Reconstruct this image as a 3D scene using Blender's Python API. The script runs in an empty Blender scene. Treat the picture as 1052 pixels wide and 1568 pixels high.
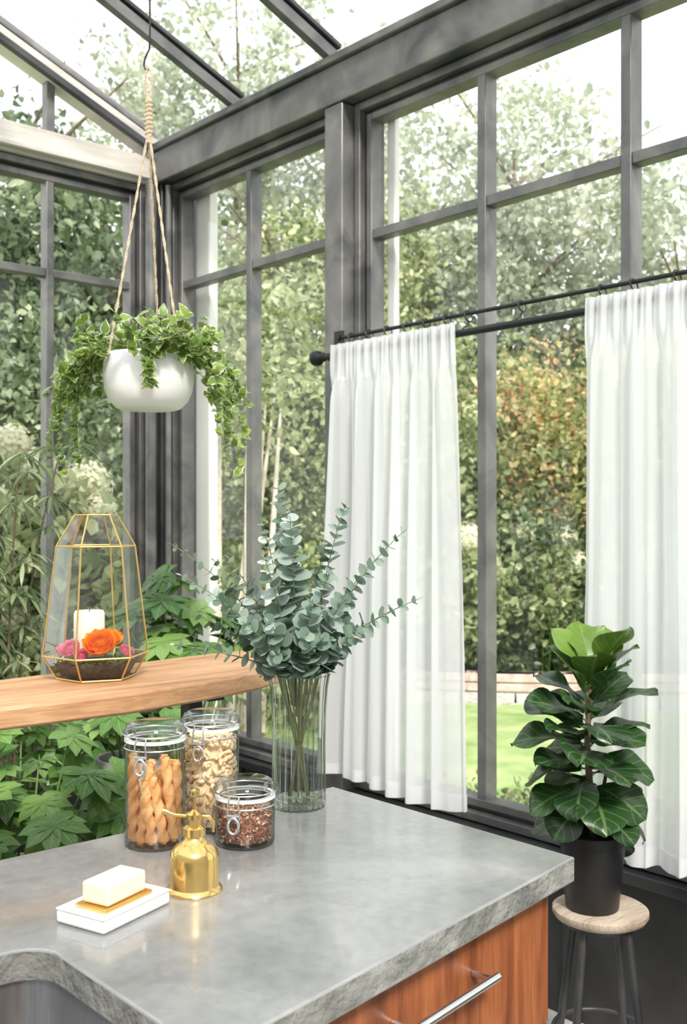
import bpy, bmesh, math, random
import numpy as np
from mathutils import Vector, Matrix
random.seed(7); rng=np.random.default_rng(7)
S=bpy.context.scene
V=Vector
YAW=math.radians(41.7)
R_=V((math.cos(YAW),-math.sin(YAW),0)); F_=V((math.sin(YAW),math.cos(YAW),0)); U_=V((0,0,1))

# ------------------------------------------------------------------ materials
def newmat(name):
    m=bpy.data.materials.new(name); m.use_nodes=True
    nt=m.node_tree; nt.nodes.clear()
    return m,nt,nt.nodes,nt.links
def out(nt,sock):
    o=nt.nodes.new('ShaderNodeOutputMaterial'); nt.links.new(sock,o.inputs['Surface']); return o
def ramp(nt,stops):
    r=nt.nodes.new('ShaderNodeValToRGB'); e=r.color_ramp.elements
    while len(e)<len(stops): e.new(0.5)
    for i,(p,c) in enumerate(stops):
        e[i].position=p; e[i].color=(c[0],c[1],c[2],1)
    return r
def pmat(name,col,rough=.5,metal=0,col2=None,scale=8,detail=6,stretch=(1,1,1),bump=0,bscale=None,rough2=None,spec=.5,lo=.35,hi=.65,coat=0,sss=0,dist=0):
    m,nt,N,L=newmat(name)
    b=N.new('ShaderNodeBsdfPrincipled')
    b.inputs['Base Color'].default_value=(*col,1); b.inputs['Roughness'].default_value=rough
    b.inputs['Metallic'].default_value=metal; b.inputs['Specular IOR Level'].default_value=spec
    b.inputs['Coat Weight'].default_value=coat
    if sss: b.inputs['Subsurface Weight'].default_value=sss; b.inputs['Subsurface Radius'].default_value=(.02,.015,.01)
    tc=N.new('ShaderNodeTexCoord'); mp=N.new('ShaderNodeMapping'); mp.inputs['Scale'].default_value=stretch
    L.new(tc.outputs['Object'],mp.inputs['Vector'])
    if col2 or rough2 is not None:
        n=N.new('ShaderNodeTexNoise'); n.inputs['Scale'].default_value=scale; n.inputs['Detail'].default_value=detail
        n.inputs['Distortion'].default_value=dist
        L.new(mp.outputs[0],n.inputs['Vector'])
        if col2:
            r=ramp(nt,[(lo,col),(hi,col2)]); L.new(n.outputs['Fac'],r.inputs[0]); L.new(r.outputs[0],b.inputs['Base Color'])
        if rough2 is not None:
            mr=N.new('ShaderNodeMapRange'); mr.inputs[1].default_value=.3; mr.inputs[2].default_value=.7
            mr.inputs[3].default_value=rough; mr.inputs[4].default_value=rough2
            L.new(n.outputs['Fac'],mr.inputs[0]); L.new(mr.outputs[0],b.inputs['Roughness'])
    if bump:
        n2=N.new('ShaderNodeTexNoise'); n2.inputs['Scale'].default_value=bscale or scale*4; n2.inputs['Detail'].default_value=4
        L.new(mp.outputs[0],n2.inputs['Vector'])
        bp=N.new('ShaderNodeBump'); bp.inputs['Strength'].default_value=bump; bp.inputs['Distance'].default_value=.01
        L.new(n2.outputs['Fac'],bp.inputs['Height']); L.new(bp.outputs[0],b.inputs['Normal'])
    out(nt,b.outputs[0]); return m
def thinglass(name,tint=(.97,.99,.98),edge=(.7,.78,.76),f0=.03,blend=.25,rough=0.0,maxr=.8):
    m,nt,N,L=newmat(name)
    lw=N.new('ShaderNodeLayerWeight'); lw.inputs['Blend'].default_value=blend
    tr=N.new('ShaderNodeBsdfTransparent'); gl=N.new('ShaderNodeBsdfGlossy'); gl.inputs['Roughness'].default_value=rough
    lf=N.new('ShaderNodeLayerWeight'); lf.inputs['Blend'].default_value=.5
    cr=ramp(nt,[(.35,tint),(1,edge)]); L.new(lf.outputs['Facing'],cr.inputs[0]); L.new(cr.outputs[0],tr.inputs[0])
    mr=N.new('ShaderNodeMapRange'); mr.inputs[3].default_value=f0; mr.inputs[4].default_value=maxr
    L.new(lw.outputs['Fresnel'],mr.inputs[0])
    mx=N.new('ShaderNodeMixShader'); L.new(mr.outputs[0],mx.inputs[0]); L.new(tr.outputs[0],mx.inputs[1]); L.new(gl.outputs[0],mx.inputs[2])
    out(nt,mx.outputs[0]); return m
def leafmat(name,stops,vein=None,vs=.5,nv=7,edge=None,eth=.6,rough=.4,trans=.25,under=None):
    m,nt,N,L=newmat(name)
    at=N.new('ShaderNodeAttribute'); at.attribute_name='luv'
    sp=N.new('ShaderNodeSeparateXYZ'); L.new(at.outputs['Vector'],sp.inputs[0])
    cr=ramp(nt,stops); L.new(sp.outputs['Z'],cr.inputs[0]); col=cr.outputs[0]
    def math_(op,a,b=None):
        n=N.new('ShaderNodeMath'); n.operation=op
        for i,x in enumerate([a,b]):
            if x is None: continue
            if hasattr(x,'links'): L.new(x,n.inputs[i])
            else: n.inputs[i].default_value=x
        return n.outputs[0]
    if vein or edge: sa=math_('ABSOLUTE',sp.outputs['Y'])
    if vein:
        mid=math_('LESS_THAN',sa,.07)
        ph=math_('SUBTRACT',math_('MULTIPLY',sp.outputs['X'],nv),math_('MULTIPLY',sa,1.6))
        fr=math_('FRACT',ph); side=math_('MULTIPLY',math_('LESS_THAN',fr,.12),.7)
        fac=math_('MULTIPLY',math_('MAXIMUM',mid,side),vs)
        mx=N.new('ShaderNodeMixRGB'); L.new(fac,mx.inputs[0]); L.new(col,mx.inputs[1]); mx.inputs[2].default_value=(*vein,1); col=mx.outputs[0]
    if edge:
        tc=N.new('ShaderNodeTexCoord'); n=N.new('ShaderNodeTexNoise'); n.inputs['Scale'].default_value=60; L.new(tc.outputs['Object'],n.inputs[0])
        s2=math_('ADD',sa,math_('MULTIPLY',math_('SUBTRACT',n.outputs['Fac'],.5),1.2))
        fac=math_('GREATER_THAN',s2,eth)
        mx=N.new('ShaderNodeMixRGB'); L.new(fac,mx.inputs[0]); L.new(col,mx.inputs[1]); mx.inputs[2].default_value=(*edge,1); col=mx.outputs[0]
    b=N.new('ShaderNodeBsdfPrincipled'); L.new(col,b.inputs['Base Color']); b.inputs['Roughness'].default_value=rough
    t=N.new('ShaderNodeBsdfTranslucent'); L.new(col,t.inputs[0])
    ms=N.new('ShaderNodeMixShader'); ms.inputs[0].default_value=trans; L.new(b.outputs[0],ms.inputs[1]); L.new(t.outputs[0],ms.inputs[2])
    out(nt,ms.outputs[0]); return m
def woodmat(name,c1,c2,c3,stretch=(1,1,1),scale=3,rough=.4):
    m,nt,N,L=newmat(name)
    tc=N.new('ShaderNodeTexCoord'); mp=N.new('ShaderNodeMapping'); mp.inputs['Scale'].default_value=stretch
    L.new(tc.outputs['Object'],mp.inputs['Vector'])
    n=N.new('ShaderNodeTexNoise'); n.inputs['Scale'].default_value=scale; n.inputs['Detail'].default_value=8; n.inputs['Distortion'].default_value=.8
    L.new(mp.outputs[0],n.inputs['Vector'])
    r=ramp(nt,[(.3,c1),(.5,c2),(.7,c3)]); L.new(n.outputs['Fac'],r.inputs[0])
    n2=N.new('ShaderNodeTexNoise'); n2.inputs['Scale'].default_value=scale*9; n2.inputs['Detail'].default_value=3
    L.new(mp.outputs[0],n2.inputs['Vector'])
    r2=ramp(nt,[(.4,(.72,.7,.68)),(.6,(1,1,1))]); L.new(n2.outputs['Fac'],r2.inputs[0])
    mx=N.new('ShaderNodeMixRGB'); mx.blend_type='MULTIPLY'; mx.inputs[0].default_value=.6
    L.new(r.outputs[0],mx.inputs[1]); L.new(r2.outputs[0],mx.inputs[2])
    b=N.new('ShaderNodeBsdfPrincipled'); b.inputs['Roughness'].default_value=rough; L.new(mx.outputs[0],b.inputs['Base Color'])
    bp=N.new('ShaderNodeBump'); bp.inputs['Strength'].default_value=.15; bp.inputs['Distance'].default_value=.004
    L.new(n2.outputs['Fac'],bp.inputs['Height']); L.new(bp.outputs[0],b.inputs['Normal'])
    out(nt,b.outputs[0]); return m

M={}
M['steel']=pmat('weathered_steel',(.10,.105,.112),.36,.5,(.30,.29,.275),4.5,10,(1,1,1),.15,30,.52,lo=.3,hi=.75,dist=1.2)
M['steel_light']=pmat('pale_weathered_steel',(.46,.43,.39),.5,.1,(.78,.74,.68),2.5,8,(1,1,5),.2,30,lo=.3,hi=.7)
M['steel_dark']=pmat('dark_steel',(.04,.042,.046),.4,.5,(.10,.10,.105),5,6)
M['white_jamb']=pmat('white_painted_jamb',(.85,.84,.80),.5)
M['glass']=thinglass('window_glass',(.99,.992,.99),(.90,.94,.93),.035,.13,0,.6)
M['jarglass']=thinglass('jar_glass',(.985,.99,.985),(.60,.66,.66),.05,.15,.02,.8)
M['vaseglass']=thinglass('ribbed_glass',(.97,.98,.975),(.42,.49,.47),.08,.25,.03,.85)
M['water']=thinglass('water',(.96,.975,.97),(.75,.81,.79),.03,.15,0,.6)
M['terr']=thinglass('terrarium_glass',(.97,.985,.975),(.78,.86,.84),.05,.15,.01,.6)
M['black']=pmat('black_iron',(.018,.019,.021),.4,.3)
M['blackplastic']=pmat('black_plastic',(.012,.012,.013),.42)
M['white']=pmat('white_ceramic',(.97,.97,.965),.45,sss=.15)
M['brass']=pmat('polished_brass',(.80,.55,.20),.16,1,rough2=.24,scale=6)
M['brass2']=pmat('brass_came',(.75,.52,.18),.3,.8)
M['chrome']=pmat('brushed_nickel',(.72,.72,.71),.25,1)
M['sinksteel']=pmat('sink_steel',(.36,.37,.38),.36,.9,(.46,.46,.47),20,4,(1,30,1))
M['concedge']=pmat('concrete_edge',(.11,.112,.10),.75,0,(.36,.36,.335),11,9,(1,1,1),1,50,lo=.3,hi=.7)
M['planterconc']=pmat('planter_concrete',(.50,.50,.48),.8,0,(.62,.62,.6),10,8,bump=.3)
M['soil']=pmat('soil',(.035,.025,.018),.95,0,(.10,.07,.045),60,6,bump=1,bscale=90)
M['rope']=pmat('jute_rope',(.62,.48,.32),.9,0,(.78,.66,.48),60,4,(1,1,1),.6,200)
M['candle']=pmat('candle_wax',(.93,.88,.76),.5,sss=.3)
M['soap']=pmat('cream_soap',(.84,.74,.56),.45,sss=.15)
M['marble']=pmat('white_marble',(.86,.85,.84),.3,0,(.62,.60,.60),9,10,(1,1,1),lo=.6,hi=.78,dist=1.5)
M['wall']=pmat('plaster_wall',(.84,.83,.81),.8,bump=.1,bscale=60,col2=(.87,.86,.84))
M['lowwall']=pmat('dark_kneewall',(.022,.022,.024),.6,0,(.042,.042,.042),6,5)
M['floor']=pmat('pale_bounce_floor',(.42,.41,.39),.5,0,(.55,.54,.51),4,8,bump=.2)  # unseen floor, toned pale to bounce light onto undersides
M['cab']=woodmat('walnut_cabinet_wood',(.17,.048,.018),(.32,.10,.036),(.43,.15,.055),(7,7,.7),3,.35)
M['shelf']=woodmat('oak_shelf_wood',(.42,.20,.10),(.60,.34,.175),(.70,.43,.245),(.7,7,9),3,.45)
M['stoolwood']=woodmat('weathered_stool_wood',(.34,.26,.19),(.50,.41,.32),(.60,.52,.42),(1.5,12,3),3,.6)
M['bread']=pmat('breadstick',(.68,.30,.09),.6,0,(.90,.53,.22),30,5,bump=.3,lo=.3,hi=.7)
M['cashew']=pmat('cashew',(.78,.56,.32),.5,0,(.90,.75,.53),20,4)
M['gr1']=pmat('granola_dark',(.20,.075,.045),.6,0,(.40,.18,.10),40)
M['gr2']=pmat('granola_oat',(.60,.40,.24),.7,0,(.75,.56,.40),40)
M['seal']=pmat('silicone_seal',(.85,.87,.86),.4)
M['trunk']=pmat('bark',(.16,.11,.07),.9,0,(.28,.21,.15),20,6,bump=.6)
M['birch']=pmat('pale_bark',(.60,.52,.42),.9,0,(.80,.74,.64),12,6,bump=.4)
M['euc_stem']=pmat('euc_stem',(.22,.25,.10),.6)
M['stemg']=pmat('green_stem',(.18,.30,.07),.6)
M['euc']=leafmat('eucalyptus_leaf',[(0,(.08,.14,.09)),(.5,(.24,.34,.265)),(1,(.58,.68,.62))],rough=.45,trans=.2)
M['pothos']=leafmat('variegated_leaf',[(0,(.11,.21,.03)),(1,(.32,.45,.09))],edge=(.78,.80,.55),eth=.85,rough=.35,trans=.3)
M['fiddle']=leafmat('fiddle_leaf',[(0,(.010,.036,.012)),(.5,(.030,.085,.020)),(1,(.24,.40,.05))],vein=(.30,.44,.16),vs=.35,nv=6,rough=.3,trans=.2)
M['fatsia']=leafmat('fatsia_leaf',[(0,(.045,.13,.03)),(.6,(.13,.27,.06)),(1,(.31,.48,.14))],vein=(.42,.58,.26),vs=.35,nv=4,rough=.28,trans=.25)
M['olive']=leafmat('slender_leaf',[(0,(.12,.17,.08)),(.6,(.27,.34,.17)),(1,(.52,.56,.34))],rough=.4,trans=.35)
M['petal_w']=leafmat('cream_petal',[(0,(.74,.74,.50)),(1,(.92,.91,.76))],rough=.6,trans=.3)
M['petal_o']=leafmat('orange_petal',[(0,(1.0,.22,.0)),(1,(1.0,.55,.05))],rough=.5,trans=.35)
M['petal_p']=leafmat('pink_petal',[(0,(.92,.18,.32)),(1,(1.0,.6,.68))],rough=.5,trans=.35)
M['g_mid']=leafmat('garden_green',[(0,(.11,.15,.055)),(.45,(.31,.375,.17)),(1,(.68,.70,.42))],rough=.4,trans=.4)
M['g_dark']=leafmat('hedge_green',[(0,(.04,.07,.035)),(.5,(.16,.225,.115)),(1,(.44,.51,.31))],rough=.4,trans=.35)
M['g_haze']=leafmat('hazed_foliage',[(0,(.28,.33,.24)),(.5,(.47,.52,.39)),(1,(.76,.77,.63))],rough=.5,trans=.4)  # haze put into the colour: far leaves lightened and desaturated
M['g_red']=leafmat('autumn_leaf',[(0,(.36,.42,.18)),(.5,(.66,.62,.30)),(.8,(.82,.55,.32)),(1,(.78,.30,.20))],rough=.5,trans=.45)
M['siding']=pmat('cream_clapboard',(.50,.46,.38),.7,0,(.60,.56,.47),5,5,(.3,.3,6))
M['brick']=pmat('garden_brick',(.50,.36,.29),.9,0,(.68,.56,.49),12,5,bump=.4)
M['grass']=pmat('lawn',(.20,.31,.09),.9,0,(.42,.50,.22),3,9,bump=.6,bscale=60)
M['gravel']=pmat('gravel',(.30,.31,.25),.9,0,(.72,.70,.64),35,6,bump=.6,bscale=80)

def concrete():
    m,nt,N,L=newmat('polished_concrete')
    tc=N.new('ShaderNodeTexCoord')
    n=N.new('ShaderNodeTexNoise'); n.inputs['Scale'].default_value=4; n.inputs['Detail'].default_value=10; n.inputs['Roughness'].default_value=.6; n.inputs['Distortion'].default_value=.6
    n2=N.new('ShaderNodeTexNoise'); n2.inputs['Scale'].default_value=55; n2.inputs['Detail'].default_value=5
    L.new(tc.outputs['Object'],n.inputs[0]); L.new(tc.outputs['Object'],n2.inputs[0])
    r=ramp(nt,[(.28,(.19,.195,.195)),(.5,(.265,.27,.27)),(.72,(.37,.372,.37))]); L.new(n.outputs['Fac'],r.inputs[0])
    r2=ramp(nt,[(.35,(.86,.86,.86)),(.6,(1,1,1))]); L.new(n2.outputs['Fac'],r2.inputs[0])
    mx=N.new('ShaderNodeMixRGB'); mx.blend_type='MULTIPLY'; mx.inputs[0].default_value=.8; L.new(r.outputs[0],mx.inputs[1]); L.new(r2.outputs[0],mx.inputs[2])
    b=N.new('ShaderNodeBsdfPrincipled'); L.new(mx.outputs[0],b.inputs['Base Color']); b.inputs['Specular IOR Level'].default_value=.6
    b.inputs['Coat Weight'].default_value=.7; b.inputs['Coat Roughness'].default_value=.10; b.inputs['Coat IOR'].default_value=1.65
    mr=N.new('ShaderNodeMapRange'); mr.inputs[1].default_value=.35; mr.inputs[2].default_value=.65; mr.inputs[3].default_value=.15; mr.inputs[4].default_value=.36
    L.new(n.outputs['Fac'],mr.inputs[0]); L.new(mr.outputs[0],b.inputs['Roughness'])
    bp=N.new('ShaderNodeBump'); bp.inputs['Strength'].default_value=.06; bp.inputs['Distance'].default_value=.003
    L.new(n2.outputs['Fac'],bp.inputs['Height']); L.new(bp.outputs[0],b.inputs['Normal'])
    out(nt,b.outputs[0]); return m
M['conc']=concrete()
def fabric():
    m,nt,N,L=newmat('sheer_linen')
    d=N.new('ShaderNodeBsdfDiffuse'); d.inputs[0].default_value=(.92,.925,.935,1)
    t=N.new('ShaderNodeBsdfTranslucent'); t.inputs[0].default_value=(.94,.95,.975,1)
    tr=N.new('ShaderNodeBsdfTransparent')
    a=N.new('ShaderNodeMixShader'); a.inputs[0].default_value=.45; L.new(d.outputs[0],a.inputs[1]); L.new(t.outputs[0],a.inputs[2])
    b=N.new('ShaderNodeMixShader'); L.new(a.outputs[0],b.inputs[1]); L.new(tr.outputs[0],b.inputs[2])
    # woven thread density: seen more edge-on the cloth is denser
    lw=N.new('ShaderNodeLayerWeight'); lw.inputs['Blend'].default_value=.5
    mr=N.new('ShaderNodeMapRange'); mr.inputs[3].default_value=.16; mr.inputs[4].default_value=.02
    L.new(lw.outputs['Facing'],mr.inputs[0]); L.new(mr.outputs[0],b.inputs[0])
    out(nt,b.outputs[0]); return m
M['fabric']=fabric()

# ------------------------------------------------------------------ mesh builder
class MB:
    def __init__(s): s.v=[];s.f=[];s.m=[];s.a=[];s.mats=[]
    def mi(s,key):
        if key not in s.mats: s.mats.append(key)
        return s.mats.index(key)
    def add(s,vs,fs,mat,luv=None,tint=.5):
        o=len(s.v); s.v.extend([tuple(p) for p in vs]); i=s.mi(mat)
        s.f.extend([tuple(k+o for k in f) for f in fs]); s.m.extend([i]*len(fs))
        s.a.extend(luv if luv else [(0,0,tint)]*len(vs))
    def box(s,x0,x1,y0,y1,z0,z1,mat):
        if x0>x1:x0,x1=x1,x0
        if y0>y1:y0,y1=y1,y0
        vs=[(x,y,z) for z in(z0,z1) for y in(y0,y1) for x in(x0,x1)]
        s.add(vs,[(0,2,3,1),(4,5,7,6),(0,1,5,4),(2,6,7,3),(0,4,6,2),(1,3,7,5)],mat)
    def beam(s,p0,p1,w,h,mat,up=U_):
        p0,p1=V(p0),V(p1); d=(p1-p0).normalized(); r=d.cross(V(up)).normalized(); u=r.cross(d)
        vs=[p+r*a*w/2+u*b*h/2 for p in(p0,p1) for a,b in((-1,-1),(1,-1),(1,1),(-1,1))]
        s.add(vs,[(3,2,1,0),(4,5,6,7),(0,1,5,4),(1,2,6,5),(2,3,7,6),(3,0,4,7)],mat)
    def lathe(s,prof,seg,mat,c=(0,0,0),fl=None,tint=.5):
        vs=[];n=len(prof)
        for (r,z) in prof:
            for k in range(seg):
                a=2*math.pi*k/seg; rr=r*(1+(fl[0]*math.cos(fl[1]*a) if fl else 0))
                vs.append((c[0]+rr*math.cos(a),c[1]+rr*math.sin(a),c[2]+z))
        fs=[(i*seg+k,i*seg+(k+1)%seg,(i+1)*seg+(k+1)%seg,(i+1)*seg+k) for i in range(n-1) for k in range(seg)]
        s.add(vs,fs,mat,tint=tint)
    def tube(s,pts,r,seg,mat,tint=.5,closed=False,cap=True,twist=None):
        pts=[V(p) for p in pts]; n=len(pts); vs=[]; prev=None
        for i,p in enumerate(pts):
            if closed: t=(pts[(i+1)%n]-pts[i-1])
            else: t=pts[min(i+1,n-1)]-pts[max(i-1,0)]
            t.normalize()
            if prev is None:
                a=V((0,0,1)) if abs(t.z)<.9 else V((1,0,0)); x=t.cross(a).normalized()
            else:
                x=(prev-t*prev.dot(t)).normalized()
            prev=x; y=t.cross(x); rr=r[i] if isinstance(r,(list,tuple)) else r
            for k in range(seg):
                an=2*math.pi*k/seg; q=rr
                if twist: q=rr*(1+twist[0]*math.cos(twist[1]*(an-twist[2]*i)))
                vs.append(p+(x*math.cos(an)+y*math.sin(an))*q)
        m=n if closed else n-1
        fs=[(i*seg+k,i*seg+(k+1)%seg,((i+1)%n)*seg+(k+1)%seg,((i+1)%n)*seg+k) for i in range(m) for k in range(seg)]
        if cap and not closed: fs.append(tuple(range(seg))[::-1]); fs.append(tuple((n-1)*seg+k for k in range(seg)))
        s.add(vs,fs,mat,tint=tint)
    def leaf(s,p,d,nrm,L,W,prof,mat,bend=.4,fold=.15,n=6,mcol=1,tint=.5,wave=0):
        p=V(p);d=V(d).normalized();nrm=V(nrm); nrm=(nrm-d*nrm.dot(d))
        if nrm.length<1e-4: nrm=V((.3,.5,.8)); nrm=nrm-d*nrm.dot(d)
        nrm.normalize(); side=d.cross(nrm); vs=[];uv=[]; c=p.copy()
        for i in range(n+1):
            t=i/n;a=bend*t; dt=d*math.cos(a)-nrm*math.sin(a); nt=nrm*math.cos(a)+d*math.sin(a)
            if i: c=c+dt*(L/n)
            w=max(W*prof(t),W*.02)
            for j in range(-mcol,mcol+1):
                q=j/mcol
                wv=wave*W*math.sin(t*9+q*2)*abs(q) if wave else 0
                vs.append(c+side*q*w+nt*(fold*abs(q)*w+wv)); uv.append((t,q,tint))
        k=2*mcol+1
        fs=[(i*k+j,i*k+j+1,(i+1)*k+j+1,(i+1)*k+j) for i in range(n) for j in range(2*mcol)]
        s.add(vs,fs,mat,uv)
    def build(s,name,loc=(0,0,0),rz=0,parent=None,bevel=0,sharp=35,smooth=True):
        me=bpy.data.meshes.new(name); me.from_pydata(s.v,[],s.f); 
        for k in s.mats: me.materials.append(M[k])
        me.polygons.foreach_set('material_index',s.m)
        me.polygons.foreach_set('use_smooth',[smooth]*len(s.f))
        at=me.attributes.new('luv','FLOAT_VECTOR','POINT'); at.data.foreach_set('vector',np.array(s.a,dtype=np.float32).ravel())
        me.update()
        if smooth: me.set_sharp_from_angle(angle=math.radians(sharp))
        o=bpy.data.objects.new(name,me); S.collection.objects.link(o); o.location=loc; o.rotation_euler=(0,0,rz)
        if parent: o.parent=parent
        if bevel:
            b=o.modifiers.new('bevel','BEVEL'); b.width=bevel; b.segments=2; b.limit_method='ANGLE'; b.angle_limit=math.radians(40)
        return o
def empty(name,loc=(0,0,0),rz=0):
    o=bpy.data.objects.new(name,None); S.collection.objects.link(o); o.location=loc; o.rotation_euler=(0,0,rz); o.empty_display_size=.1; return o
p_round=lambda t: math.sqrt(max(0,1-(2*t-1)**2))
p_ov=lambda t: math.sin(math.pi*min(1,t**.75))
p_heart=lambda t: math.sin(math.pi*(.08+.92*t)**.6) if t<1 else 0
p_fid=lambda t: ((math.sin(math.pi*t**1.35)**.62)*(1-.22*math.exp(-((t-.33)/.13)**2)) if 0<t<1 else 0.03)
p_lin=lambda t: math.sin(math.pi*(.04+.96*t)) if t<1 else 0
p_lobe=lambda t: (.55+.45*math.sin(math.pi*(t*1.1-.05)))*(1 if t<.75 else max(0,(1-t)/.25)**.8)

# ------------------------------------------------------------------ room shell
XW,YW=2.55,4.10
def bar(mb,wall,u0,u1,n0,n1,z0,z1,mat):
    if wall=='R': mb.box(n0,n1,u0,u1,z0,z1,mat)
    else: mb.box(u0,u1,n0,n1,z0,z1,mat)
def bay(name,wall,u0,u1,z0,z1,mulls,zm,N):
    mb=MB()
    def ring(u0,u1,z0,z1,w,n0,n1,mat):
        bar(mb,wall,u0,u0+w,n0,n1,z0,z1,mat);bar(mb,wall,u1-w,u1,n0,n1,z0,z1,mat)
        bar(mb,wall,u0+w,u1-w,n0,n1,z0,z0+w,mat);bar(mb,wall,u0+w,u1-w,n0,n1,z1-w,z1,mat)
    ring(u0,u1,z0,z1,.028,N-.035,N+.06,'steel')
    ring(u0+.028,u1-.028,z0+.028,z1-.028,.014,N-.005,N+.055,'steel_dark')
    ring(u0+.042,u1-.042,z0+.042,z1-.042,.026,N-.015,N+.05,'steel')
    for u in mulls: bar(mb,wall,u-.017,u+.017,N-.012,N+.045,z0+.06,z1-.06,'steel')
    for z in zm:
        us=sorted([u0+.06]+list(mulls)+[u1-.06])
        for a,b in zip(us[:-1],us[1:]): bar(mb,wall,a+(.0175 if a in mulls else 0),b-(.0175 if b in mulls else 0),N-.008,N+.042,z-.017,z+.017,'steel')
    a=MB()
    n=N+.02
    if wall=='R': a.add([(n,u0+.04,z0+.04),(n,u1-.04,z0+.04),(n,u1-.04,z1-.04),(n,u0+.04,z1-.04)],[(0,1,2,3)],'glass')
    else: a.add([(u0+.04,n,z0+.04),(u1-.04,n,z0+.04),(u1-.04,n,z1-.04),(u0+.04,n,z1-.04)],[(0,1,2,3)],'glass')
    e=empty(name); mb.build('frame',parent=e,bevel=.003); a.build('pane',parent=e)
    return e
ZB=.50; ZT=2.94
bay('window_1','R',2.87,3.985,ZB,ZT,[3.43],[2.49],XW)
bay('window_2','R',.62,2.765,ZB,ZT,[1.13,1.66,2.19],[2.47],XW)
bay('window_3','R',-1.55,.52,ZB,ZT,[-1.03,-.5,.02],[2.47],XW)
bay('window_4','B',.95,2.44,ZB,ZT,[1.44,1.996],[2.49],YW)
bay('window_5','B',-.65,.85,ZB,ZT,[-.15,.35],[2.49],YW)
bay('window_6','B',-2.05,-.75,ZB,ZT,[-1.4],[2.49],YW)
mb=MB()
for y0,y1 in((2.77,2.865),(.525,.615),(-1.65,-1.555)):
    mb.box(2.46,2.64,y0,y1,0,2.94,'steel'); 
mb.box(2.46,2.66,-1.65,4.2,2.945,3.085,'steel')
mb.box(2.44,2.52,-1.65,4.05,3.086,3.115,'steel')
mb.box(2.475,2.66,3.99,4.2,0,2.94,'steel_dark')
mb.tube([(2.435,4.01,0.02),(2.435,4.01,2.93)],.026,16,'steel')
mb.tube([(2.49,3.955,0.02),(2.49,3.955,2.93)],.014,12,'steel')
mb.box(2.615,2.66,3.82,3.93,.5,2.93,'white_jamb')
mb.box(2.615,2.64,2.66,2.70,.5,2.93,'white_jamb')
mb.build('trim_1',bevel=.005)
mb=MB()
mb.box(-2.1,2.455,4.05,4.2,2.945,3.07,'steel_light')
mb.box(-2.1,2.44,4.02,4.05,2.96,2.985,'steel_light')
for x in(.86,-.74,-2.1): mb.box(x,x+.085,4.03,4.18,0,2.94,'steel')
mb.build('trim_2',bevel=.005)
def simplebox(name,b,mat,bevel=.003):
    mb=MB(); mb.box(*b,mat); return mb.build(name,bevel=bevel)
mb=MB(); mb.box(2.53,2.66,-1.65,3.985,0,.495,'lowwall')
y=-1.5
while y<3.9: mb.box(2.515,2.53,y,y+.06,0.0,.49,'lowwall'); y+=.55
mb.box(2.48,2.53,-1.65,3.98,.462,.495,'steel_dark'); mb.build('wall_right',bevel=.003)
mb=MB(); mb.box(-2.1,2.43,4.06,4.19,0,.495,'lowwall'); mb.box(-2.1,2.42,4.02,4.06,.462,.495,'steel_dark'); mb.build('wall_back',bevel=.003)
simplebox('wall_left',(-2.2,-2.1,-1.65,4.2,0,3.1),'wall')
simplebox('wall_front',(-2.2,2.66,-1.77,-1.65,0,3.1),'wall')
simplebox('floor',(-2.2,2.66,-1.77,4.2,-.1,0),'floor')
SL=.40; RX=.2; RZ=3.13+SL*(2.48-RX)
mb=MB()
def rz(x): return 3.13+SL*(2.48-x)
for y in(-1.55,-1.0,-.5,.02,.57,1.13,1.66,2.25,2.84,3.43):
    for sx_ in(2.48,-2.08):
        mb.beam((sx_,y,3.125),(RX,y,rz(RX)-.005),.034,.045,'steel'); mb.beam((sx_*1.008,y,3.16),(RX,y,rz(RX)+.028),.052,.018,'steel_dark')
for s_ in(2.48,-2.08):
    mb.beam((s_,4.09,3.12),(RX,4.09,rz(RX)-.01),.10,.06,'steel_light')
    mb.beam((s_,4.03,3.09),(RX,4.03,rz(RX)-.04),.03,.03,'steel_dark')
    mb.beam((s_,4.12,3.18),(RX,4.12,rz(RX)+.05),.14,.03,'steel')
mb.box(RX-.04,RX+.04,-1.7,4.15,RZ-.06,RZ+.06,'steel')
mb.box(1.56,1.60,-1.6,4.05,rz(1.578)-.075,rz(1.578)-.035,'steel')
for x in(1.996,1.44,.88,.33,-.25,-.8,-1.4): mb.box(x-.018,x+.018,4.08,4.13,3.06,3.13+SL*(2.48-x if x>RX else x+2.08)-.03,'steel')
e=empty('ceiling'); mb.build('rafters',parent=e,bevel=.003)
mb=MB()
mb.add([(2.55,-1.65,3.145),(2.55,4.15,3.145),(RX,4.15,rz(RX)+.02),(RX,-1.65,rz(RX)+.02)],[(0,1,2,3)],'glass')
mb.add([(-2.15,-1.65,3.145),(-2.15,4.15,3.145),(RX,4.15,rz(RX)+.02),(RX,-1.65,rz(RX)+.02)],[(0,1,2,3)],'glass')
mb.add([(2.48,4.11,3.07),(-2.08,4.11,3.07),(RX,4.11,rz(RX))],[(0,1,2)],'glass')
mb.build('roof_panes',parent=e)

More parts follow.
